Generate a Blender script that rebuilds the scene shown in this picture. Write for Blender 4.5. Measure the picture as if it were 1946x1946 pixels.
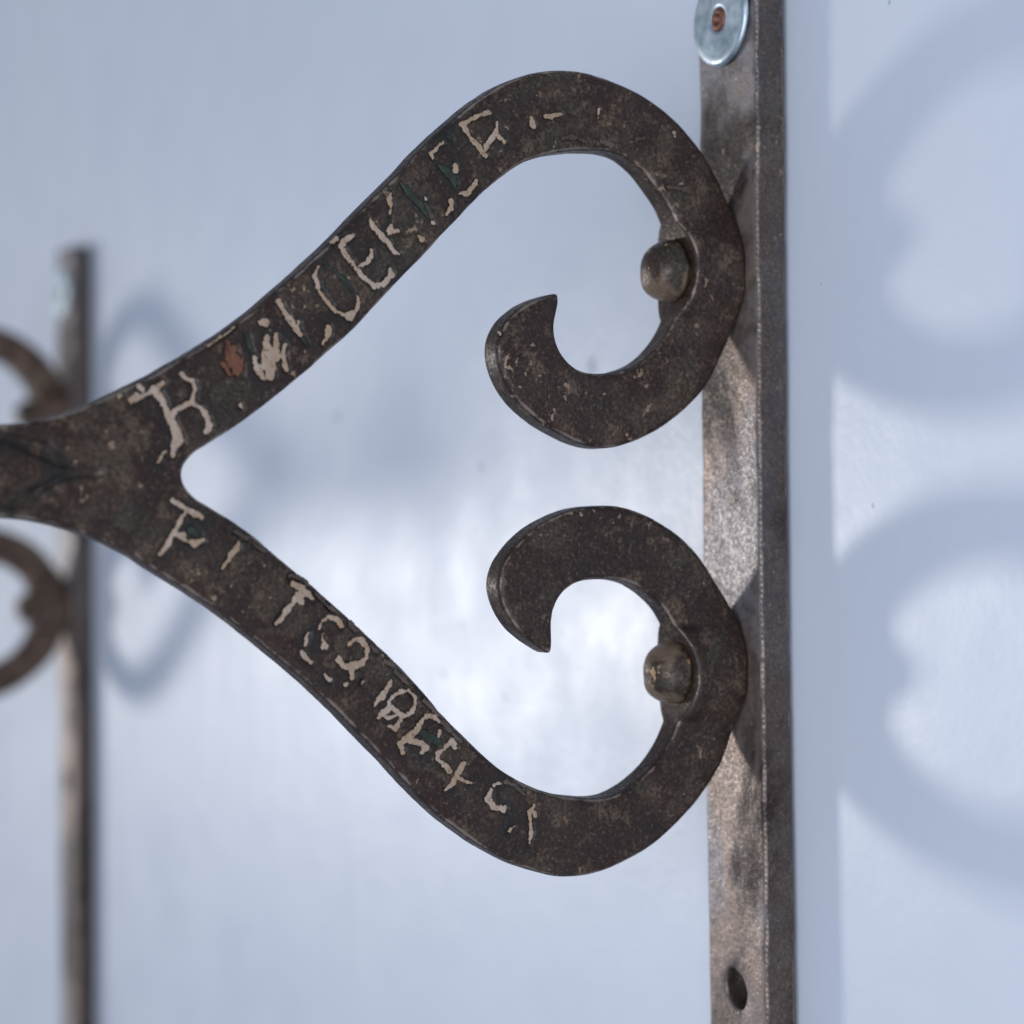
import bpy, math, random
import numpy as np
from mathutils import Vector, Matrix
from mathutils.geometry import delaunay_2d_cdt

for o in list(bpy.data.objects):
    bpy.data.objects.remove(o, do_unlink=True)
scene = bpy.context.scene
COL = scene.collection
rng = np.random.default_rng(7)
R = math.radians

# ------------------------------------------------------------------ camera
# world: wall = plane y 0, room on the -y side, x runs along the wall towards
# the camera, z up (0 = lens height).  metres.
PX = 1946.0; F = 4054.0; CX = CY = 973.0
YAW, PITCH, ROLL = R(28.74), R(0.69), R(0.35)
r0 = np.array([math.sin(YAW), math.cos(YAW), 0.0])
f0 = np.array([-math.cos(YAW), math.sin(YAW), 0.0])
up = np.array([0, 0, 1.0])
fw = f0 * math.cos(PITCH) + up * math.sin(PITCH)
u0 = up * math.cos(PITCH) - f0 * math.sin(PITCH)
rt = r0 * math.cos(ROLL) - u0 * math.sin(ROLL)
uv = u0 * math.cos(ROLL) + r0 * math.sin(ROLL)
CAM = -(0.0549 * r0 + 0.466 * f0)
CAM[2] = 0.0

cam_d = bpy.data.cameras.new('camera')
cam = bpy.data.objects.new('camera', cam_d); COL.objects.link(cam)
M = Matrix(((rt[0], uv[0], -fw[0], CAM[0]), (rt[1], uv[1], -fw[1], CAM[1]),
            (rt[2], uv[2], -fw[2], CAM[2]), (0, 0, 0, 1)))
cam.matrix_world = M
cam_d.sensor_width = 24.0; cam_d.sensor_height = 24.0
cam_d.lens = 24.0 * F / PX
cam_d.clip_start = 0.01; cam_d.clip_end = 50
cam_d.dof.use_dof = True
cam_d.dof.focus_distance = 0.432
cam_d.dof.aperture_fstop = 6.0
cam_d.dof.aperture_blades = 7
scene.camera = cam
scene.render.resolution_x = scene.render.resolution_y = 1024

# ------------------------------------------------------------------ light
world = bpy.data.worlds.new('World'); scene.world = world
world.use_nodes = True
bg = world.node_tree.nodes['Background']
bg.inputs[0].default_value = (0.57, 0.72, 1.0, 1); bg.inputs[1].default_value = 0.33

def area(name, loc, target, sx, sy, power, col):
    l = bpy.data.lights.new(name, 'AREA'); l.shape = 'RECTANGLE'
    l.size = sx; l.size_y = sy; l.energy = power; l.color = col
    o = bpy.data.objects.new(name, l); COL.objects.link(o)
    o.location = loc
    o.rotation_euler = (Vector(target) - Vector(loc)).to_track_quat('-Z', 'Y').to_euler()
    return o
area('window_light', (-1.95, -1.18, -0.095), (0, 0, 0), 0.22, 0.25, 13.0, (1.0, 0.97, 0.94))
area('room_light', (0.85, -1.0, -0.15), (0, 0, 0), 1.1, 1.1, 15.5, (0.81, 0.86, 0.98))

vs = scene.view_settings
vs.view_transform = 'Standard'; vs.look = 'None'; vs.exposure = 0; vs.gamma = 1
scene.render.engine = 'CYCLES'

# ------------------------------------------------------------------ helpers
def sstep(x, a, b):
    t = np.clip((x - a) / (b - a), 0, 1)
    return t * t * (3 - 2 * t)

def unproj(px, w):
    """pixel -> (d, v): distance from wall and height, on the plane x = w."""
    px = np.asarray(px, float)
    dx = (px[:, 0] - CX) / F; dy = (CY - px[:, 1]) / F
    ray = fw[None] + dx[:, None] * rt[None] + dy[:, None] * uv[None]
    t = (np.asarray(w) - CAM[0]) / ray[:, 0]
    P = CAM[None] + ray * t[:, None]
    return np.stack([-P[:, 1], P[:, 2]], 1)

_lat = rng.random((64, 64))
def vnoise(p, s):
    q = np.asarray(p) / s
    i = np.floor(q).astype(int); fr = q - i; fr = fr * fr * (3 - 2 * fr)
    a = _lat[i[:, 0] % 64, i[:, 1] % 64]; b = _lat[(i[:, 0] + 1) % 64, i[:, 1] % 64]
    c = _lat[i[:, 0] % 64, (i[:, 1] + 1) % 64]; d = _lat[(i[:, 0] + 1) % 64, (i[:, 1] + 1) % 64]
    return ((a * (1 - fr[:, 0]) + b * fr[:, 0]) * (1 - fr[:, 1]) + (c * (1 - fr[:, 0]) + d * fr[:, 0]) * fr[:, 1]) - .5

def catmull(P, step, closed=True):
    P = np.asarray(P, float); n = len(P); out = []
    for k in range(n if closed else n - 1):
        if closed:
            p0, p1, p2, p3 = P[k - 1], P[k], P[(k + 1) % n], P[(k + 2) % n]
        else:
            p0, p1, p2, p3 = P[max(k - 1, 0)], P[k], P[k + 1], P[min(k + 2, n - 1)]
        m = max(1, int(round(np.linalg.norm(p2 - p1) / step)))
        for j in range(m):
            t = j / m
            out.append(.5 * ((2 * p1) + (-p0 + p2) * t + (2 * p0 - 5 * p1 + 4 * p2 - p3) * t * t
                             + (-p0 + 3 * p1 - 3 * p2 + p3) * t ** 3))
    if not closed: out.append(P[-1])
    return np.array(out)

def smooth_closed(P, it, k=.5):
    for _ in range(it):
        P = P * (1 - k) + k * .5 * (np.roll(P, 1, 0) + np.roll(P, -1, 0))
    return P

def seg_dist(Q, A, B):
    """distance of points Q to the nearest of segments A-B, and the parameter/segment index"""
    out = np.full(len(Q), 1e9); idx = np.zeros(len(Q), int); tt = np.zeros(len(Q))
    AB = B - A; L2 = np.maximum((AB ** 2).sum(1), 1e-18)
    for s in range(0, len(Q), 4000):
        q = Q[s:s + 4000]
        t = np.clip(((q[:, None] - A[None]) * AB[None]).sum(2) / L2[None], 0, 1)
        dd = ((q[:, None] - A[None] - t[..., None] * AB[None]) ** 2).sum(2)
        j = dd.argmin(1); ar = np.arange(len(q))
        out[s:s + 4000] = np.sqrt(dd[ar, j]); idx[s:s + 4000] = j; tt[s:s + 4000] = t[ar, j]
    return out, idx, tt

def inside(Q, loops):
    r = np.zeros(len(Q), bool)
    for L in loops:
        A = L; B = np.roll(L, -1, 0)
        for s in range(0, len(Q), 6000):
            q = Q[s:s + 6000]
            c = (A[None, :, 1] > q[:, None, 1]) != (B[None, :, 1] > q[:, None, 1])
            with np.errstate(divide='ignore', invalid='ignore'):
                xi = (B[None, :, 0] - A[None, :, 0]) * (q[:, None, 1] - A[None, :, 1]) / (B[None, :, 1] - A[None, :, 1]) + A[None, :, 0]
            r[s:s + 6000] ^= ((c & (q[:, None, 0] < xi)).sum(1) % 2).astype(bool)
    return r

def link(name, verts, faces, mat, parent=None, smooth=True, attr=None):
    me = bpy.data.meshes.new(name)
    me.from_pydata([tuple(v) for v in verts], [], [tuple(f) for f in faces])
    if smooth: me.polygons.foreach_set('use_smooth', [True] * len(me.polygons))
    me.materials.append(mat)
    if attr is not None:
        a = me.attributes.new('edge', 'FLOAT', 'POINT'); a.data.foreach_set('value', np.asarray(attr, np.float32))
    me.update()
    o = bpy.data.objects.new(name, me); COL.objects.link(o)
    if parent is not None: o.parent = parent
    return o

def tri_region(loops, pts):
    """constrained triangulation of the region bounded by loops with interior pts"""
    co = [Vector((float(p[0]), float(p[1]))) for L in loops for p in L] + [Vector((float(p[0]), float(p[1]))) for p in pts]
    ed = []; s = 0
    for L in loops:
        n = len(L); ed += [(s + i, s + (i + 1) % n) for i in range(n)]; s += n
    vo, _, fo, ov, _, _ = delaunay_2d_cdt(co, ed, [], 0, 1e-7)
    V = np.array([[v.x, v.y] for v in vo]); Fc = np.array([f for f in fo if len(f) == 3])
    keep = inside(V[Fc].mean(1), loops)
    Fc = Fc[keep]
    a = V[Fc[:, 1]] - V[Fc[:, 0]]; b = V[Fc[:, 2]] - V[Fc[:, 0]]
    neg = (a[:, 0] * b[:, 1] - a[:, 1] * b[:, 0]) < 0
    Fc[neg] = Fc[neg][:, ::-1]
    return V, Fc

def plate(name, loops, pts, bevel, hfront, hback, place, mat, parent, flip=False, rim=3, dirt=None):
    """solid plate: rounded front and back faces over one triangulation, joined by a rim."""
    V, Fc = tri_region(loops, pts)
    A = np.vstack(loops); B = np.vstack([np.roll(L, -1, 0) for L in loops])
    dist, _, _ = seg_dist(V, A, B)
    s = np.clip(dist / bevel, 0, 1)
    drop = bevel * (1 - np.sqrt(np.maximum(0, 1 - (1 - s) ** 2)))
    hf = hfront(V) - drop; hb = hback(V) + drop
    # boundary edges
    e = np.vstack([Fc[:, [0, 1]], Fc[:, [1, 2]], Fc[:, [2, 0]]])
    key = {}
    for a, b in e.tolist(): key[(a, b)] = 1
    bd = [(a, b) for (a, b) in key if (b, a) not in key]
    bv = sorted({a for a, b in bd} | {b for a, b in bd}); bi = {v: k for k, v in enumerate(bv)}
    n = len(V); nb = len(bv); bv = np.array(bv)
    ts = [0] + ([.05, .5, .95] if rim == 3 else [.05, .35, .65, .95]) + [1]
    verts = [np.column_stack([V, hf]), np.column_stack([V, hb])]
    for k in range(1, rim + 1):
        t = ts[k]
        verts.append(np.column_stack([V[bv], hf[bv] * (1 - t) + hb[bv] * t]))
    W = np.vstack(verts)
    faces = [tuple(f) for f in Fc.tolist()] + [tuple(x + n for x in f[::-1]) for f in Fc.tolist()]
    def lay(v, k):
        if k == 0: return v
        if k == rim + 1: return v + n
        return 2 * n + (k - 1) * nb + bi[v]
    for a, b in bd:
        for k in range(rim + 1):
            faces.append((lay(b, k), lay(a, k), lay(a, k + 1), lay(b, k + 1)))
    if flip: faces = [f[::-1] for f in faces]
    edge = np.exp(-np.abs(dist - .25 * bevel) / .0006)
    at = np.concatenate([edge, edge] + [np.full(nb, .35 if k in (1, rim) else .05) for k in range(1, rim + 1)])
    o = link(name, place(W), faces, mat, parent, True, at)
    if dirt is not None:
        a = o.data.attributes.new('dirt', 'FLOAT', 'POINT')
        a.data.foreach_set('value', np.concatenate([dirt(V), np.zeros(n + rim * nb)]).astype(np.float32))
    return o

def lathe(name, prof, n, place, mat, parent, jitter=0):
    """prof: (radius, height) from the axis outwards round to the base"""
    V = []; Fs = []
    for k, (r_, h) in enumerate(prof):
        for j in range(n):
            a = 2 * math.pi * j / n
            q = 1 + jitter * (math.sin(3 * a + 1.3 + k * .2) * .6 + math.sin(5 * a + k * .31) * .4)
            V.append((r_ * q * math.cos(a), r_ * q * math.sin(a), h))
    for k in range(len(prof) - 1):
        for j in range(n):
            a, b = k * n + j, k * n + (j + 1) % n
            Fs.append((a, a + n, b + n, b))
    c0 = len(V); V.append((0, 0, prof[0][1])); c1 = len(V); V.append((0, 0, prof[-1][1]))
    m = (len(prof) - 1) * n
    for j in range(n):
        Fs.append((c0, j, (j + 1) % n)); Fs.append((c1, m + (j + 1) % n, m + j))
    return link(name, place(np.array(V)), Fs, mat, parent)

# ------------------------------------------------------------------ materials
class NT:
    def __init__(s, name):
        s.m = bpy.data.materials.new(name); s.m.use_nodes = True
        s.t = s.m.node_tree; s.b = s.t.nodes['Principled BSDF']
        s.co = s.t.nodes.new('ShaderNodeTexCoord').outputs['Object']
    def n(s, kind, **kw):
        x = s.t.nodes.new(kind)
        for k, v in kw.items():
            if k.startswith('_'): setattr(x, k[1:], v)
        return x
    def put(s, sock, val):
        if hasattr(val, 'is_linked') or isinstance(val, bpy.types.NodeSocket): s.t.links.new(val, sock)
        else: sock.default_value = val
    def mapping(s, scale):
        x = s.t.nodes.new('ShaderNodeMapping'); x.inputs['Scale'].default_value = scale
        s.t.links.new(s.co, x.inputs[0]); return x.outputs[0]
    def noise(s, scale, detail=4, rough=.55, vec=None, dist=0.0):
        x = s.t.nodes.new('ShaderNodeTexNoise'); s.t.links.new(vec or s.co, x.inputs['Vector'])
        x.inputs['Scale'].default_value = scale; x.inputs['Detail'].default_value = detail
        x.inputs['Roughness'].default_value = rough; x.inputs['Distortion'].default_value = dist
        return x.outputs['Fac']
    def ramp(s, fac, a, b, ca=0.0, cb=1.0):
        x = s.t.nodes.new('ShaderNodeMapRange'); x.interpolation_type = 'SMOOTHSTEP'
        s.put(x.inputs[0], fac); x.inputs[1].default_value = a; x.inputs[2].default_value = b
        x.inputs[3].default_value = ca; x.inputs[4].default_value = cb
        return x.outputs[0]
    def mix(s, fac, a, b, mode='MIX'):
        x = s.t.nodes.new('ShaderNodeMix'); x.data_type = 'RGBA'; x.blend_type = mode
        s.put(x.inputs[0], fac)
        for i, c in ((6, a), (7, b)):
            s.put(x.inputs[i], (*c, 1) if isinstance(c, tuple) and len(c) == 3 else c)
        return x.outputs[2]
    def math(s, op, a, b=0.0, clamp=False):
        x = s.t.nodes.new('ShaderNodeMath'); x.operation = op; x.use_clamp = clamp
        s.put(x.inputs[0], a); s.put(x.inputs[1], b); return x.outputs[0]
    def attr(s, name):
        x = s.t.nodes.new('ShaderNodeAttribute'); x.attribute_name = name; return x.outputs['Fac']
    def bump(s, h, strength, dist, normal=None):
        x = s.t.nodes.new('ShaderNodeBump'); x.inputs['Strength'].default_value = strength
        x.inputs['Distance'].default_value = dist; s.t.links.new(h, x.inputs['Height'])
        if normal: s.t.links.new(normal, x.inputs['Normal'])
        return x.outputs[0]
    def set(s, **kw):
        for k, v in kw.items():
            s.put(s.b.inputs[k.replace('_', ' ')], v if not (isinstance(v, tuple) and len(v) == 3) else (*v, 1))
        return s.m

def iron(name, bare=0.0, spot=0.0, tint=(1.02, .87, .72)):
    t = NT(name)
    big = t.noise(42, 4, .62, dist=.6); mid = t.noise(190, 5, .66); fine = t.noise(1300, 3, .7); pat = t.noise(85, 5, .66, dist=.4)
    c = t.mix(t.ramp(big, .40, .58), (.042, .026, .020), (.078, .060, .046))
    c = t.mix(t.ramp(pat, .50, .60), c, (.036, .0185, .0145))
    c = t.mix(t.ramp(pat, .44, .36), c, (.062, .058, .046))
    c = t.mix(t.ramp(t.noise(19, 4, .65, dist=.8), .50, .62, 0, .60), c, (.030, .019, .016))
    c = t.mix(t.ramp(mid, .54, .66, 0, .9), c, (.140, .110, .086))
    c = t.mix(t.ramp(mid, .46, .36, 0, .7), c, (.022, .0145, .0115))
    c = t.mix(t.ramp(fine, .42, .66, 0, .75), c, (.018, .012, .009))
    c = t.mix(t.ramp(fine, .42, .30, 0, .60), c, (.19, .15, .12))
    sp = t.math('MULTIPLY', t.ramp(t.noise(430, 3, .6), .64, .69), t.ramp(big, .44, .56))
    c = t.mix(sp, c, (.30, .235, .18))
    met = t.ramp(mid, .35, .75, .18, .48)
    rough = t.ramp(fine, .3, .7, .38, .60)
    e = t.math('MULTIPLY', t.attr('edge'), t.ramp(mid, .34, .60, .55, 1.0))
    wear = t.ramp(e, .55, .90, 0, .62)
    if spot > 0:
        c = t.mix(t.math('MULTIPLY', t.ramp(pat, .40, .56), spot), c, (.20, .16, .125))
        c = t.mix(t.ramp(t.noise(260, 3, .5), .62, .66, 0, .7), c, (.045, .064, .050))
        rough = t.math('MULTIPLY', rough, .85)
        c = t.mix(t.ramp(t.noise(330, 2, .5), .66, .69), c, (.42, .29, .17))
    if bare > 0:
        st = t.mapping((1.0, 1.0, .62))
        n1 = t.noise(27, 4, .55, st, .5); n2 = t.noise(34, 4, .55, st)
        w = t.ramp(n1, .38, .50)
        tan = t.mix(t.ramp(n2, .44, .56), (.30, .250, .225), (.28, .28, .30))
        tan = t.mix(t.ramp(mid, .46, .70, 0, .6), tan, (.115, .102, .095))
        tan = t.mix(t.ramp(fine, .42, .68, 0, .3), tan, (.13, .11, .095))
        k = t.math('MULTIPLY', w, bare)
        # the broad face rubs clean, the narrow sides keep their crust
        g_ = t.t.nodes.new('ShaderNodeNewGeometry'); sx_ = t.t.nodes.new('ShaderNodeSeparateXYZ'); t.t.links.new(g_.outputs['True Normal'], sx_.inputs[0])
        k = t.math('MULTIPLY', k, t.ramp(sx_.outputs[1], -.55, -.9, .26, 1.0))
        c = t.mix(k, c, tan)
        met = t.math('ADD', met, t.math('MULTIPLY', k, .34)); rough = t.math('SUBTRACT', rough, t.math('MULTIPLY', k, .03))
    c = t.mix(1.0, c, tint, 'MULTIPLY')
    c = t.mix(t.math('MULTIPLY', t.attr('dirt'), t.ramp(mid, .30, .62, .95, .35)), c, (.0150, .0150, .0120))
    c = t.mix(wear, c, (.42, .34, .28))
    met = t.math('MAXIMUM', met, t.math('MULTIPLY', wear, .7))
    h = t.math('ADD', t.math('MULTIPLY', mid, .6), t.math('MULTIPLY', fine, .25))
    nb = t.bump(pat, .30, .0012)
    return t.set(Base_Color=c, Metallic=met, Roughness=rough, Specular_IOR_Level=.45, Normal=t.bump(h, .6, .0005, nb))
M_IRON = iron('blackened_iron'); M_BAR = iron('worn_iron', .9, 0, (1.0, .92, .86)); M_RIVET = iron('rivet_iron', 0, .9)
M_IRON2 = iron('far_iron_baked_light', 0, 0, (1.9, 1.62, 1.35))  # same iron made paler: stronger light and lens haze put into the colour

def paint(name, a, b, dk):
    t = NT(name)
    c = t.mix(t.ramp(t.noise(170, 4, .6), .38, .62), a, b)
    c = t.mix(t.ramp(t.noise(900, 5, .7), .54, .70, 0, .85), c, dk)
    return t.set(Base_Color=c, Roughness=.85, Specular_IOR_Level=.2, Normal=t.bump(t.noise(1400, 5, .7), .6, .0003))
M_CREAM = paint('flaking_cream_paint', (.45, .345, .265), (.38, .265, .175), (.13, .09, .065))
M_GREEN = paint('verdigris_paint', (.046, .060, .046), (.028, .036, .028), (.022, .018, .015))
M_SCUFF = paint('scuffed_iron', (.115, .088, .072), (.075, .057, .046), (.05, .04, .034))
M_ORANGE = paint('rust_orange', (.20, .085, .05), (.10, .045, .030), (.035, .02, .016))

t = NT('zinc_plate')
z = t.mix(t.ramp(t.noise(120, 5, .6), .4, .62), (.50, .58, .62), (.34, .41, .44))
z = t.mix(t.ramp(t.noise(60, 4, .6, dist=.5), .62, .72), z, (.12, .12, .10))
M_ZINC = t.set(Base_Color=z, Metallic=.85, Roughness=t.ramp(t.noise(400, 4, .6), .3, .7, .34, .52), Normal=t.bump(t.noise(600, 3, .6), .15, .0002))
t = NT('rusted_copper_screw')
M_SCREW = t.set(Base_Color=t.mix(t.noise(700, 4, .6), (.30, .13, .085), (.10, .05, .035)), Metallic=.6, Roughness=.5, Normal=t.bump(t.noise(900, 4, .6), .3, .0002))

# ------------------------------------------------------------------ wall
def wall_mat():
    t = NT('gloss_wall_paint')
    c = t.mix(t.ramp(t.noise(5, 4, .5), .35, .65), (.615, .65, .715), (.64, .67, .725))
    dents = None
    # pits in the old paint: (x, z, radius)
    sx = t.t.nodes.new('ShaderNodeSeparateXYZ'); t.t.links.new(t.co, sx.inputs[0])
    for (px, py, r_) in PITS:
        P = wall_pt(px, py)
        dx = t.math('SUBTRACT', sx.outputs[0], float(P[0])); dz = t.math('SUBTRACT', sx.outputs[2], float(P[2]))
        d = t.math('SQRT', t.math('ADD', t.math('MULTIPLY', dx, dx), t.math('MULTIPLY', dz, dz)))
        k = t.ramp(d, .2 * r_, r_, 1, 0)
        dents = k if dents is None else t.math('MAXIMUM', dents, k)
    c = t.mix(t.math('MULTIPLY', dents, .6), c, (.30, .33, .38))
    peel = t.noise(420, 3, .5); wav = t.noise(16, 3, .5, t.mapping((1.0, 1.0, .55))); wav2 = t.noise(60, 3, .5)
    n1 = t.bump(wav, .15, .004); n2 = t.bump(wav2, .16, .0012, n1); n3 = t.bump(peel, .10, .0004, n2)
    n4 = t.bump(t.math('MULTIPLY', dents, -1.0), .05, .001, n3)
    return t.set(Base_Color=c, Roughness=t.ramp(t.noise(30, 4, .6), .3, .7, .34, .42), Normal=n4, IOR=1.5, Specular_IOR_Level=.50)
def wall_pt(px, py):
    ray = fw + (px - CX) / F * rt + (CY - py) / F * uv
    return CAM + ray * (-CAM[1] / ray[1])
PITS = [(914, 884, .0028), (877, 1188, .0025), (841, 1283, .003), (640, 790, .003), (1125, 690, .004), (960, 1330, .002),
        (1690, 4, .0008), (1660, 960, .0009), (1560, 540, .0004)]
M_WALL = wall_mat()
wx0, wx1, wz, wt = -1.5, 0.32, 0.75, 0.06
nx, nz = 60, 40
wv = []; wf = []
for j in range(nz + 1):
    for i in range(nx + 1):
        x = wx0 + (wx1 - wx0) * i / nx; z = -wz + 2 * wz * j / nz
        wv.append((x, 0.0, z))
for j in range(nz):
    for i in range(nx):
        a = j * (nx + 1) + i; wf.append((a, a + 1, a + nx + 2, a + nx + 1))
b0 = len(wv)
wv += [(wx0, wt, -wz), (wx1, wt, -wz), (wx1, wt, wz), (wx0, wt, wz)]
wf.append((b0 + 3, b0 + 2, b0 + 1, b0))
c00, c10, c11, c01 = 0, nx, (nz + 1) * (nx + 1) - 1, nz * (nx + 1)
wf += [(b0, b0 + 1) + tuple(range(nx, -1, -1)), tuple(range(c01, c11 + 1)) + (b0 + 2, b0 + 3),
       tuple(nx + k * (nx + 1) for k in range(nz, -1, -1))[::-1] + (b0 + 2, b0 + 1),
       tuple(k * (nx + 1) for k in range(nz, -1, -1)) + (b0, b0 + 3)]
wall = link('wall', wv, wf, M_WALL, None, False)
wall['kind'] = 'structure'

# ------------------------------------------------------------------ bracket
TOP = [(0, 809), (52, 801.5), (129, 779.5), (181, 757.5), (233, 733), (285, 707), (360, 662.8), (387, 646.5), (438, 610.5), (489, 569.5), (541, 523.5), 
       (590, 478.5), (631, 438), (673, 393.5), (725, 344), (776, 288.5), (828, 241), (866, 209), (905, 182), (940, 163), (1012, 141.5), (1069, 137), 
       (1112, 140), (1162, 151), (1211, 170), (1251, 196), (1294, 233), (1334, 281), (1360, 322), (1380, 362), (1391, 391), (1404, 418), (1421, 451), 
       (1431, 487), (1432, 514), (1426, 547), (1410, 590), (1398, 617), (1389, 645), (1376, 676), (1364, 706), (1344, 739), (1315, 770), (1271, 807), 
       (1228, 833), (1184, 847.5), (1141, 854), (1112, 854), (1068, 845), (1025, 824), (981, 795), (952, 766), (929, 732), (916, 700), (912.5, 673), 
       (916, 645), (929, 616), (950, 595), (976, 579.5), (1005, 568), (1031, 561.5), (1056, 559.5), (1067, 564.5), (1070.5, 574), (1065, 587), (1057, 603), 
       (1053, 621), (1055.5, 642), (1062.5, 662), (1077, 684), (1097, 701), (1126, 711.5), (1150, 710), (1176, 700), (1199, 684), (1222, 661), (1240, 633), 
       (1249, 608), (1247, 590), (1244, 570), (1243.5, 515), (1245.5, 464), (1249, 432), (1247, 421), (1239, 400), (1224, 378), (1211, 361), (1188, 332), 
       (1162, 309), (1132, 295.5), (1105, 290), (1075, 289.5), (1046, 292), (1019, 299), (989, 312), (940, 349), (893, 394), (831, 460.5), (807, 487), 
       (751, 544), (699, 600), (665, 637), (619, 676.5), (567, 720.5), (515, 764), (463.5, 802.5), (412, 836), (375.5, 856), (352, 876), (344.5, 892), 
       (344, 905), (350, 924), (362, 939), (371, 945), (397, 959.5), (433, 981.5), (476, 1010), (511, 1040), (570.5, 1089.5), (622.5, 1135.5), (674, 1180.5), 
       (726, 1229), (760, 1263), (795, 1300.5), (841, 1353.5), (893, 1406), (945, 1454.5), (996.5, 1488.5), (1048, 1508.5), (1094, 1514.5), (1126, 1510.5), 
       (1160, 1493), (1191, 1470), (1221, 1437), (1241, 1407), (1252.5, 1377), (1253, 1354), (1248, 1335), (1245, 1280), (1243, 1228), (1247, 1197), 
       (1247, 1190), (1239, 1168), (1221, 1145), (1195, 1122), (1168, 1106), (1138, 1099.5), (1112, 1101.5), (1089, 1110.5), (1072, 1125.5), (1059, 1148), 
       (1051.5, 1175), (1050.5, 1198), (1056.5, 1220), (1055.5, 1234), (1047, 1242.5), (1026, 1243), (999, 1231), (960, 1204.5), (933, 1168), (920, 1138.5), 
       (914, 1115), (917, 1089), (930, 1062), (950, 1036), (976, 1009.5), (1012, 986.5), (1056, 969.5), (1105, 962), (1155, 960.5), (1195, 966), (1238, 979.5), 
       (1277, 1002.5), (1314, 1032), (1340, 1065), (1360, 1098), (1380, 1131), (1394, 1152), (1411, 1181), (1426, 1214), (1434, 1248), (1434, 1281), 
       (1427, 1317), (1411, 1354), (1397, 1390), (1387, 1420), (1373, 1457), (1350, 1497), (1321, 1536), (1292, 1567), (1251, 1604), (1203, 1634), (1160, 1653), 
       (1105, 1662.5), (1064, 1663.5), (1030, 1660.5), (971, 1644.5), (919, 1621), (867, 1590), (815, 1551), (763.5, 1503), (711.5, 1447), (660, 1394), 
       (635, 1368), (576, 1310), (519, 1260.5), (467, 1218.5), (415, 1177.5), (363.5, 1141), (312, 1107.5), (260, 1078), (233, 1056), (176, 1030), (116, 1006), 
       (52, 989), (0, 985)]
px = catmull(TOP, 4.0, closed=False)
px[1:-1] = (px[:-2] + 2 * px[1:-1] + px[2:]) / 4
tan_ = np.gradient(px, axis=0); nrm = np.stack([tan_[:, 1], -tan_[:, 0]], 1)
nrm /= np.linalg.norm(nrm, axis=1)[:, None]          # outward (image y down, traced clockwise)
side = np.clip(nrm[:, 0] * 3, -1, 1)                 # which edge makes the outline: front (+) or back (-)
HW = 0.0037; BOSS = 0.0052
RIV = [(1274, 516, 59.5), (1280, 1279, 60)]
riv = []
for (x_, y_, r_) in RIV:
    d_, v_ = unproj([(x_, y_)], 0.0)[0]
    z_ = np.dot(np.array([0, -d_, v_]) - CAM, fw)
    riv.append((d_, v_, r_ / F * z_))
def boss(d_, dv_):
    a_ = sstep(d_, .0165, .0235)
    ring = np.maximum(0, 1 - (dv_ / .0102) ** 2) ** .8
    soft = .72 * (1 - sstep(dv_, .002, .0150))
    return (a_ * ring + (1 - a_) * soft) * (1 - sstep(d_, .030, .037))
def half(p):
    b = np.zeros(len(p))
    for d_, v_, r_ in riv:
        b = np.maximum(b, boss(p[:, 0], np.abs(p[:, 1] - v_)))
    return HW + BOSS * b
w = HW * side
for _ in range(6):
    dv = unproj(px, w); w = half(dv) * side
dv[:, 0] = np.maximum(dv[:, 0], .0086)
# the stem and the leaf at its end run on out of the picture
dvt, dvb = dv[0], dv[-1]; mid = (dvt[1] + dvb[1]) / 2
d0 = dv[0, 0]
tail = [(.006, .0083), (.013, .0105), (.022, .0155), (.034, .0178), (.046, .0168), (.057, .0130), (.063, .0050)]
tail = [(d0 + a_, mid - b_) for a_, b_ in tail] + [(d0 + a_, mid + b_) for a_, b_ in tail[::-1]]
outline = np.vstack([dv, catmull(tail, .0006, closed=False)])
def resample(P, step):
    Q = np.vstack([P, P[:1]]); L = np.r_[0, np.cumsum(np.linalg.norm(np.diff(Q, axis=0), axis=1))]
    s = np.arange(0, L[-1] - step * .5, step)
    return np.stack([np.interp(s, L, Q[:, 0]), np.interp(s, L, Q[:, 1])], 1)
outline = resample(outline, .00055)
outline = smooth_closed(outline, 9)
def turn(P, k):
    a_ = np.roll(P, -k, 0) - P; b_ = P - np.roll(P, k, 0)
    return np.abs(np.arctan2(a_[:, 0] * b_[:, 1] - a_[:, 1] * b_[:, 0], (a_ * b_).sum(1)))
keep_ = ((1 - sstep(turn(outline, 4), .42, .85)) * sstep(outline[:, 0], .0115, .017))[:, None]
for _ in range(8): keep_ = np.minimum(keep_, .5 * (np.roll(keep_, 1, 0) + np.roll(keep_, -1, 0)))
for _ in range(34):
    outline = outline + .5 * keep_ * (.5 * (np.roll(outline, 1, 0) + np.roll(outline, -1, 0)) - outline)
outline[:, 0] += vnoise(outline, .004) * .00016 + vnoise(outline + 1.7, .0012) * .00006
outline[:, 1] += vnoise(outline + .5, .004) * .00016 + vnoise(outline + 2.3, .0012) * .00006

# --- writing: strokes traced as (x, y, width) in sheets of (origin x, origin y, scale)
SH = {'a': (220, 500, 4.391), 'b': (560, 180, 3.864), 'c': (260, 900, 4.391), 'd': (540, 1160, 3.715), 'e': (0, 680, 3.864), 'f': (880, 100, 3.01875)}
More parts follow.
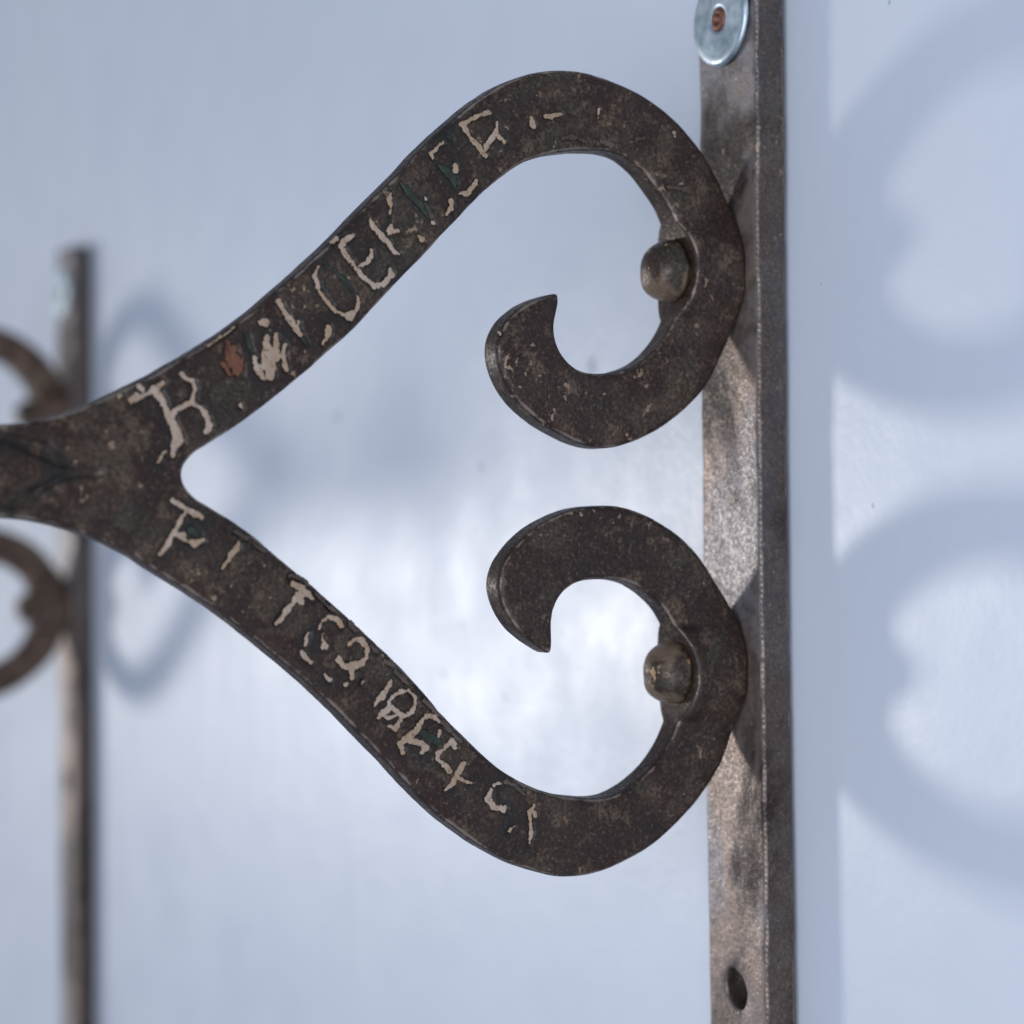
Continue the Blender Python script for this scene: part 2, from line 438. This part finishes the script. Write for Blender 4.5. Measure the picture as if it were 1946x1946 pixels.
# (name, sheet, colour, strokes)
WRITE = [
 ('letter', 'a', 'C', [[(330,1050,65),(390,1140,55),(430,1230,55),(470,1310,55),(500,1400,85),(530,1480,95),(490,1540,60),(480,1600,45)], [(440,1560,25),(400,1590,28),(360,1660,20)],
   [(400,995,32),(350,1035,40),(280,1080,45),(210,1120,30),(140,1155,34),(120,1130,26),(190,1095,26)], [(195,1015,38),(235,1055,36)],
   [(555,925,42),(580,960,44),(640,975,36),(665,1040,38),(650,1110,36),(635,1160,40),(570,1195,46),(510,1220,36),(480,1265,36)],
   [(635,1160,40),(710,1210,40),(760,1280,42),(785,1350,50),(765,1400,50)]]),
 ('letter', 'a', 'C', [[(1210,490,40),(1260,495,55)], [(1265,610,40),(1270,720,80),(1280,830,120),(1290,930,90)], [(1345,600,30),(1345,700,60),(1330,800,60)], [(1415,680,36),(1405,780,50),(1425,890,34)], [(1390,760,40),(1340,800,60)], [(1200,880,50),(1290,850,90)],
   [(1160,780,40),(1190,880,60),(1240,960,50)]]),
 ('letter', 'a', 'C', [[(1370,320,42),(1420,410,42),(1480,500,48),(1545,590,55)], [(1530,490,26),(1525,540,26)], [(1775,530,50),(1780,590,55),(1735,670,28)]]),
 ('letter', 'b', 'C', [[(180,1265,18),(150,1330,26),(180,1430,34),(240,1510,32),(290,1580,36),(360,1620,32),(400,1630,62),(450,1590,36),(472,1530,28),(462,1480,22)]]),
 ('letter', 'b', 'C', [[(430,1030,28),(370,1070,44),(345,1120,42),(390,1190,38),(450,1270,40),(510,1340,38),(590,1405,42),(650,1390,40),(710,1330,50),(700,1275,28)], [(470,1260,32),(530,1230,36),(565,1190,38),(565,1140,28)]]),
 ('letter', 'b', 'C', [[(565,920,32),(590,980,40),(640,1030,42),(690,1090,42),(730,1150,38),(760,1165,28)], [(715,720,22),(700,770,36),(715,830,32),(705,870,14)], [(710,960,32),(700,1010,46),(765,995,26)]]),
 ('letter', 'b', 'C', [[(1150,780,26),(1155,830,32),(1120,875,22)], [(965,755,16),(968,765,16)], [(1018,935,22),(1024,940,20)]]),
 ('letter', 'b', 'C', [[(1095,350,22),(1040,400,32),(1005,430,32),(1015,460,18)], [(1180,510,32),(1185,550,44)], [(1345,630,24),(1320,670,42),(1270,725,46),(1215,725,16)]]),
 ('letter', 'b', 'C', [[(1430,130,42),(1370,140,32),(1300,180,32),(1230,215,46),(1280,290,38),(1330,350,42),(1400,440,42)], [(1390,420,32),(1430,350,38),(1480,280,46),(1490,200,20)], [(1490,300,32),(1540,345,32)]]),
 ('letter', 'c', 'C', [[(300,220,36),(350,250,42),(420,295,40),(470,320,56),(550,365,42)], [(405,330,32),(360,410,40),(310,500,46),(260,590,38),(220,650,34),(195,670,18)], [(330,510,42),(380,520,56),(415,560,30)], [(450,560,26),(490,590,56),(545,560,52)]]),
 ('letter', 'c', 'C', [[(850,570,22),(840,630,46),(790,680,36),(770,730,36),(720,790,24)]]),
 ('letter', 'c', 'C', [[(1310,920,46),(1370,960,64),(1430,1000,64),(1470,1045,36)], [(1350,1000,54),(1370,1060,60)], [(1350,1000,50),(1300,1080,44),(1240,1160,40),(1200,1220,34),(1165,1255,22)]]),
 ('letter', 'c', 'C', [[(1530,1290,26),(1545,1240,34),(1600,1195,40),(1660,1210,48),(1710,1270,42)], [(1435,1330,22),(1415,1380,34),(1410,1430,22)], [(1385,1480,26),(1400,1530,38),(1460,1580,34)], [(1555,1370,22),(1570,1440,52)]]),
 ('letter', 'd', 'C', [[(470,240,30),(500,205,36),(550,210,40),(590,270,36),(590,330,32),(560,360,36)], [(385,345,40),(425,390,50),(480,400,66),(545,380,50)], [(480,420,56),(485,470,34)], [(290,450,20),(320,490,34)], [(436,522,22),(446,512,18)], [(552,520,18),(558,508,16)]]),
 ('numeral', 'd', 'C', [[(760,500,26),(730,560,40),(690,610,44),(640,670,22)]]),
 ('numeral', 'd', 'C', [[(740,640,28),(770,600,30),(820,575,34),(880,565,34),(920,610,32),(930,660,32),(900,720,34),(850,750,34),(800,720,34),(750,670,30),(740,640,28)], [(755,685,44),(700,720,44),(670,755,22)], [(730,760,28),(800,740,28)], [(740,820,24),(790,830,42),(820,780,34)]]),
 ('numeral', 'd', 'C', [[(1100,785,22),(1060,745,30),(1010,745,34),(960,800,36),(920,860,54),(870,910,54),(820,940,44),(840,1000,30)], [(890,920,46),(970,935,44),(1005,970,44),(980,1000,30)], [(1105,850,26),(1095,890,16)]]),
 ('numeral', 'd', 'C', [[(1215,970,34),(1190,920,44),(1140,970,34),(1090,1010,38),(1090,1050,26),(1140,1090,38),(1180,1140,34)], [(1275,1090,44),(1230,1150,44),(1200,1220,38),(1140,1270,22)], [(1230,1180,34),(1290,1210,26),(1330,1215,12)]]),
 ('letter', 'd', 'C', [[(1525,1220,16),(1490,1235,16)], [(1465,1270,22),(1440,1330,54),(1480,1390,40),(1550,1400,58)]]),
 ('letter', 'd', 'C', [[(1770,1375,26),(1730,1430,34),(1745,1500,20),(1745,1560,34),(1735,1660,12)], [(1770,1430,24),(1772,1455,26)], [(1580,1560,24),(1625,1525,24)]]),
 ('paint_chip', 'a', 'C', [[(1045,1185,34),(1060,1215,18)]]),
 ('paint_chip', 'a', 'C', [[(775,690,22),(860,630,15),(940,580,14),(1000,530,10)]]),
 ('paint_chip', 'a', 'C', [[(30,1105,30),(55,1100,24)]]),
 ('paint_chip', 'b', 'C', [[(275,1085,30),(310,1055,36)]]),
 ('paint_chip', 'b', 'C', [[(932,1045,40),(944,1068,40)]]),
 ('paint_chip', 'b', 'C', [[(1745,170,22),(1755,225,44)]]),
 ('paint_chip', 'b', 'C', [[(1845,155,30),(1890,158,34),(1960,140,24)]]),
 ('paint_chip', 'f', 'C', [[(788,320,14),(780,370,12)]]),
 ('paint_chip', 'f', 'C', [[(1210,460,20),(1216,480,22)]]),
 ('paint_chip', 'f', 'C', [[(213,1605,22),(216,1612,18)]]),
 ('paint_chip', 'a', 'O', [[(945,660,40),(970,740,110),(990,820,130),(1010,900,70)], [(1050,840,30),(1055,930,26)], [(900,830,24),(950,930,22)]]),
 ('green_patina', 'b', 'G', [[(215,1230,18),(300,1290,22),(370,1360,26),(430,1440,16)]]),
 ('green_patina', 'b', 'G', [[(790,650,28),(860,730,58),(930,800,48),(990,900,22)]]),
 ('green_patina', 'b', 'G', [[(1060,520,26),(1125,565,66),(1175,630,46),(1190,690,22)]]),
 ('green_patina', 'b', 'G', [[(1130,300,22),(1160,330,26)]]),
 ('green_patina', 'b', 'G', [[(1450,135,14),(1480,180,16)]]),
 ('green_patina', 'b', 'G', [[(705,885,12),(708,940,12)]]),
 ('green_patina', 'a', 'G', [[(1565,620,28),(1600,675,28)]]),
 ('green_patina', 'a', 'G', [[(1100,600,34),(1120,680,36),(1140,740,22)]]),
 ('green_patina', 'd', 'G', [[(960,860,34),(1030,890,60),(1090,930,56)]]),
 ('green_patina', 'c', 'G', [[(455,470,60),(520,510,50)]]),
 ('bare_patch', 'c', 'S', [[(830, 480, 30), (930, 540, 34)]]),
 ('bare_patch', 'c', 'S', [[(980, 590, 30), (1080, 640, 34)]]),
 ('bare_patch', 'c', 'S', [[(1285, 850, 30), (1390, 880, 34), (1445, 945, 26)]]),
 ('bare_patch', 'c', 'S', [[(1500, 1000, 30), (1560, 1060, 34)]]),
 ('bare_patch', 'c', 'S', [[(1580, 1090, 30), (1650, 1140, 34)]]),
 ('bare_patch', 'c', 'S', [[(1780, 1270, 30), (1830, 1310, 34)]]),
 ('bare_patch', 'd', 'S', [[(470, 90, 30), (510, 140, 34)]]),
 ('bare_patch', 'd', 'S', [[(620, 250, 30), (660, 290, 34)]]),
 ('bare_patch', 'd', 'S', [[(720, 360, 30), (770, 390, 34)]]),
 ('bare_patch', 'd', 'S', [[(790, 430, 30), (880, 520, 34)]]),
 ('bare_patch', 'd', 'S', [[(990, 630, 30), (1060, 710, 34), (1100, 745, 26)]]),
 ('bare_patch', 'd', 'S', [[(1120, 790, 30), (1180, 850, 34), (1255, 925, 26)]]),
 ('bare_patch', 'd', 'S', [[(1570, 1210, 30), (1640, 1240, 34), (1700, 1300, 26)]]),
 ('bare_patch', 'f', 'S', [[(570, 490, 22), (640, 480, 28), (720, 510, 16)]]),
 ('bare_patch', 'f', 'S', [[(1000, 495, 22), (1040, 490, 28)]]),
 ('bare_patch', 'f', 'S', [[(800, 500, 22), (860, 530, 28)]]),
 ('bare_patch', 'f', 'S', [[(1180, 770, 22), (1280, 780, 28)]]),
 ('bare_patch', 'f', 'S', [[(1140, 420, 22), (1160, 440, 28)]]),
]
CREASE = [('e', [(0,560,60),(250,660,70),(500,780,60),(700,860,34)]), ('e', [(0,1095,70),(200,1060,90),(300,960,50),(480,870,34),(650,850,28)]),
          ('c', [(1230,1110,16),(1150,1260,20)]), ('c', [(1020,880,10),(900,1040,12)]), ('d', [(640,380,10),(520,540,14)]), ('d', [(640,400,12),(500,600,18)]),
          ('c', [(420,230,12),(560,310,14),(700,420,12),(900,560,12)]), ('c', [(1270,880,16),(1400,890,14),(1560,1060,12),(1700,1200,12)])]
def to_dv(sheet, pts):
    ox, oy, sc = SH[sheet]
    P = np.array([(x / sc + ox, y / sc + oy) for x, y, _ in pts])
    q = unproj(P, HW)
    z = 0.415
    wd = np.array([b for _, _, b in pts]) / sc / F * z + .00015
    return q, wd
def strokes_sdf(Q, sts):
    """signed distance to a set of round-ended strokes of changing width"""
    out = np.full(len(Q), 1e9)
    for q, wd in sts:
        for k in range(len(q) - 1):
            a, b = q[k], q[k + 1]; ab = b - a
            t_ = np.clip(((Q - a) @ ab) / max(ab @ ab, 1e-16), 0, 1)
            d_ = np.linalg.norm(Q - a - t_[:, None] * ab, axis=1) - .5 * (wd[k] * (1 - t_) + wd[k + 1] * t_)
            out = np.minimum(out, d_)
    return out
ALL = []; LET = []
for nm, sh, colr, sts in WRITE:
    S = [to_dv(sh, s) for s in sts]; LET.append((nm, colr, S)); ALL += S
CRS = [to_dv(sh, s) for sh, s in CREASE]

def near_sdf(Q, sts, lim=.004):
    out = np.full(len(Q), 1e9)
    for q, wd in sts:
        lo = q.min(0) - lim; hi = q.max(0) + lim
        m = ((Q > lo) & (Q < hi)).all(1)
        if m.any(): out[m] = np.minimum(out[m], strokes_sdf(Q[m], [(q, wd)]))
    return out
def front(p):
    h = half(p) + vnoise(p, .011) * .00055 + vnoise(p + .3, .0045) * .00018 + vnoise(p + .7, .0016) * .00008
    s = near_sdf(p, ALL); h -= .00040 * (1 - sstep(s + vnoise(p, .0009) * .0003, .00008, .00055))
    c = near_sdf(p, CRS[:2]) + vnoise(p, .0022) * .0012; h -= .00120 * (1 - sstep(c, -.0008, .0011))
    c = near_sdf(p, CRS[2:]) + vnoise(p, .0015) * .0006; h -= .00030 * (1 - sstep(c, -.0002, .0005))
    # the raised lap of the forge weld between the two creases
    return h
LETTERS = [s_ for nm_, cl_, S_ in LET if cl_ in 'CG' and nm_ != 'paint_chip' for s_ in S_]
def dirt(p):
    a_ = 1 - sstep(near_sdf(p, LETTERS) + vnoise(p, .003) * .0016, .0002, .0021)
    b_ = 1 - sstep(near_sdf(p, CRS[:2]) + vnoise(p, .003) * .0026, -.0006, .0016)
    return np.maximum(.85 * a_, b_)
def back(p): return -half(p) + vnoise(p + .9, .009) * .0003

lo = outline.min(0); hi = outline.max(0)
def grid(step):
    a, b = np.meshgrid(np.arange(lo[0], hi[0], step), np.arange(lo[1], hi[1], step))
    g = np.stack([a.ravel(), b.ravel()], 1); return g + (rng.random(g.shape) - .5) * step * .5
g1 = grid(.0011); gb = grid(.0005); gb = gb[(gb[:, 0] < .036) & np.min([np.abs(gb[:, 1] - q[1]) for q in riv], axis=0).__lt__(.012)]
g1 = np.vstack([g1[inside(g1, [outline])], gb[inside(gb, [outline])]])
A_, B_ = outline, np.roll(outline, -1, 0)
dd, _, _ = seg_dist(g1, A_, B_); g1 = g1[dd > .0023]
g2 = grid(.00036)
g2 = g2[(near_sdf(g2, ALL, .002) < .0010) | (near_sdf(g2, CRS, .002) < .0009)]
g2 = g2[inside(g2, [outline])]; dd, _, _ = seg_dist(g2, A_, B_); g2 = g2[dd > .0009]
g1 = g1[(near_sdf(g1, ALL, .002) > .0009) & (near_sdf(g1, CRS, .002) > .0009)]
tn = np.roll(outline, -1, 0) - np.roll(outline, 1, 0); tn /= np.linalg.norm(tn, axis=1)[:, None]
area2 = (outline[:, 0] * np.roll(outline[:, 1], -1) - np.roll(outline[:, 0], -1) * outline[:, 1]).sum()
inn = np.stack([-tn[:, 1], tn[:, 0]], 1) * (1 if area2 > 0 else -1)
rings = []
for off in (.00014, .00036, .0007, .0012, .0018):
    q = outline + inn * off
    dq, _, _ = seg_dist(q, A_, B_); rings.append(q[(dq > off * .85) & inside(q, [outline])])
pts = np.vstack([g1, g2] + rings)

def place_scroll(W): return np.stack([W[:, 2], -W[:, 0], W[:, 1]], 1)
def empty(name, label, cat, loc=(0, 0, 0), group=None):
    o = bpy.data.objects.new(name, None); COL.objects.link(o); o.location = loc
    o.empty_display_size = .01
    o['label'] = label; o['category'] = cat
    if group: o['group'] = group
    return o
bracket = empty('iron_bracket', 'sharp dark iron scroll bracket in front, with cream letters stamped on its arms', 'bracket', group='scroll brackets fixed to the wall')
scroll = plate('scroll_arms', [outline], pts, .0018, front, back, place_scroll, M_IRON, bracket, dirt=dirt)

# lettering: crusts of old paint lying in the stamped grooves
MATS = {'C': M_CREAM, 'G': M_GREEN, 'O': M_ORANGE, 'S': M_SCUFF}
for nm, colr, S in LET:
    q = np.vstack([s[0] for s in S]); wm = max(s[1].max() for s in S)
    l, h_ = q.min(0) - wm, q.max(0) + wm
    st = .00013
    na, nb = int((h_[0] - l[0]) / st) + 2, int((h_[1] - l[1]) / st) + 2
    a, b = np.meshgrid(l[0] + np.arange(na) * st, l[1] + np.arange(nb) * st)
    Q = np.stack([a.ravel(), b.ravel()], 1)
    s = strokes_sdf(Q, S) + vnoise(Q, .0013) * .00040 + vnoise(Q + .4, .0005) * .00040
    if colr == 'O': s += vnoise(Q * np.array([1, .35]), .0004) * .0011
    base = half(Q) + vnoise(Q, .011) * .00055 + vnoise(Q + .3, .0045) * .00018
    top = .00036 if colr == 'C' else .00016 if colr == 'G' else .00030 if colr == 'S' else .0005
    H = base - .00032 + top * sstep(-s, 0, .00022) + vnoise(Q, .0005) * .00014 + vnoise(Q + .2, .0013) * .00016
    ok = s < 0; faces = []
    okg = ok.reshape(nb, na)
    cell = okg[:-1, :-1] & okg[1:, :-1] & okg[:-1, 1:] & okg[1:, 1:]
    js, is_ = np.nonzero(cell)
    for j, i in zip(js.tolist(), is_.tolist()):
        k = j * na + i; faces.append((k, k + 1, k + na + 1, k + na))
    if not faces: continue
    used = np.unique(np.array(faces)); re = -np.ones(len(Q), int); re[used] = np.arange(len(used))
    V = place_scroll(np.column_stack([Q[used], H[used]]))
    # close the crust underneath so that it is a solid flake
    U = place_scroll(np.column_stack([Q[used], base[used] - .0006])); n = len(used)
    fc = [tuple(re[list(f)].tolist()) for f in faces]
    key = {}
    for f in fc:
        for k in range(4): key[(f[k], f[(k + 1) % 4])] = 1
    fs = fc + [tuple(x + n for x in f[::-1]) for f in fc] + [(b_, a_, a_ + n, b_ + n) for (a_, b_) in key if (b_, a_) not in key]
    link(nm, np.vstack([V, U]), fs, MATS[colr], scroll)

# rivets
for d_, v_, r_ in riv:
    prof = []
    for k in range(1, 15):
        a = k / 14 * R(92); prof.append((r_ * math.sin(a) * (1.0 if a < 1.4 else 1.0), r_ * math.cos(a) * .97))
    prof.append((r_ * .90, -.0006)); prof.append((r_ * .84, -.0030)); prof.append((r_ * .84, -.0045))
    def pl(V, d_=d_, v_=v_):
        n_ = vnoise(V[:, [0, 1]] + 3 + d_, .0045) * .0005 + vnoise(V[:, [1, 2]] + 5 + v_, .0025) * .00035
        V = V * (1 + n_ / .007)[:, None]
        return np.stack([V[:, 0], -(d_ + V[:, 2]), v_ + V[:, 1]], 1)
    lathe('rivet', prof, 40, pl, M_RIVET, bracket, .012)

# mounting bar with its screw hole
T = .0089; GAP = .0014; BW = .011
ZT, ZB = .1235, -.262
def bend(v): return .0016 * sstep(-v, -.03, .12)
bl = [(-BW, ZB), (BW, ZB), (BW, ZT), (-BW, ZT)]
def dense(P, step):
    out = []
    for k in range(len(P)):
        a, b = np.array(P[k]), np.array(P[(k + 1) % len(P)]); m = max(1, int(np.linalg.norm(b - a) / step))
        out += [a + (b - a) * j / m for j in range(m)]
    return np.array(out)
bar_loop = dense(bl, .0012)
bar_loop[:, 0] += vnoise(bar_loop, .02) * .0004 + vnoise(bar_loop + 1, .004) * .00015
hz = -.0975
hole = np.array([(-.0002 + .0036 * math.cos(a) * (1 + .10 * math.sin(2 * a)) + .0010 * math.sin(a) * -1, hz + .0041 * math.sin(a) * (1 + .08 * math.cos(3 * a))) for a in np.arange(0, 2 * math.pi, .13)])
hole[:, 0] += vnoise(hole, .002) * .0008
gx, gy = np.meshgrid(np.arange(-BW + .0017, BW - .0012, .0017), np.arange(ZB + .0015, ZT - .001, .0022))
g = np.stack([gx.ravel(), gy.ravel()], 1) + (rng.random((gx.size, 2)) - .5) * .0006
g = g[np.linalg.norm((g - [0, hz]) / [1, 1.1], axis=1) > .0065]
rg = []
for off in (.0002, .00045, .0008):
    for s_ in (-1, 1):
        y_ = np.arange(ZB + .001, ZT - .001, .0012); rg.append(np.stack([np.full(len(y_), s_ * (BW - off)) + vnoise(np.stack([np.full(len(y_), s_ * BW), y_], 1), .02) * .0004, y_], 1))
    c_ = hole.mean(0); dr = hole - c_; rg.append(hole + dr / np.linalg.norm(dr, axis=1)[:, None] * off)
def place_bar(W): return np.stack([W[:, 0] + bend(W[:, 1]), -W[:, 2], W[:, 1]], 1)
bar = plate('mounting_bar', [bar_loop, hole], np.vstack([g] + rg), .0008,
            lambda p: T + vnoise(p, .016) * .0005 + vnoise(p + .4, .005) * .0002,
            lambda p: np.full(len(p), GAP), place_bar, M_BAR, bracket, flip=True, rim=4)

# washer and screw, near the top of the bar
def washer(loc, label):
    wz_ = .1122; wd_ = T + .0004
    t_ = empty('washer', label, 'washer', loc, 'washers screwed to the bars')
    ro, ri, th = .0101, .0026, .0012
    prof = [(ri, 0), (ri, th - .0003), (ri + .0003, th)] + [(ri + (ro - ri) * k / 8, th) for k in range(1, 7)] + \
           [(ro - .0010, th), (ro - .0005, th - .00015), (ro - .00012, th - .0005), (ro, th - .0010), (ro, .0002), (ro - .0002, 0), (ri, 0)]
    V = []; Fs = []; n = 72; m = len(prof) - 1
    for r_, h in prof[:-1]:
        for j in range(n):
            a = 2 * math.pi * j / n; V.append((r_ * math.cos(a) + -.0008, -(wd_ + h), wz_ + r_ * math.sin(a)))
    for k in range(m):
        for j in range(n):
            a, b = k * n + j, k * n + (j + 1) % n; c, d = ((k + 1) % m) * n + j, ((k + 1) % m) * n + (j + 1) % n
            Fs.append((a, b, d, c))
    o = link('disc', V, Fs, M_ZINC, t_)
    sp = [(.0007, -.0016), (.0010, -.0014), (.0012, .0001), (.0016, .0004), (.0021, .0003), (.0025, 0), (.0027, -.0004), (.0024, -.0008), (.0020, -.0014), (.0020, -.016)]
    lathe('screw', sp, 36, lambda V: np.stack([V[:, 0] - .0008, -(wd_ + th + V[:, 2]), wz_ + V[:, 1]], 1), M_SCREW, t_)
    return t_
w1 = washer((0, 0, 0), 'zinc washer with a copper screw at the top of the sharp front bracket')

# ------------------------------------------------------------------ second bracket further along the wall
def copy_tree(o, parent=None, skip=()):
    c = o.copy(); COL.objects.link(c)
    if parent is not None: c.parent = parent
    for ch in o.children:
        if ch.name.split('.')[0] not in skip: copy_tree(ch, c, skip)
    return c
FAR = (-.484, 0, -.002)
b2 = copy_tree(bracket, skip=('letter', 'numeral', 'paint_chip', 'green_patina', 'bare_patch'))
b2.location = FAR
b2['label'] = 'blurred brown iron scroll bracket in the background behind the lettered one'
for ch in b2.children:
    nm = ch.name.split('.')[0]
    if nm == 'mounting_bar': continue
    if nm == 'scroll_arms':                      # paler iron with light and haze painted in, slightly smaller scrolls
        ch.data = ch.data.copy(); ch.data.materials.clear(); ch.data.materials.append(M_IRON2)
    ch.scale = (1, 1, .93); ch.location = (0, 0, .0175 * .07)
w2 = copy_tree(w1); w2.location = (FAR[0], FAR[1], FAR[2] - .007)
w2['label'] = 'out of focus washer at the top of the blurred background bracket'
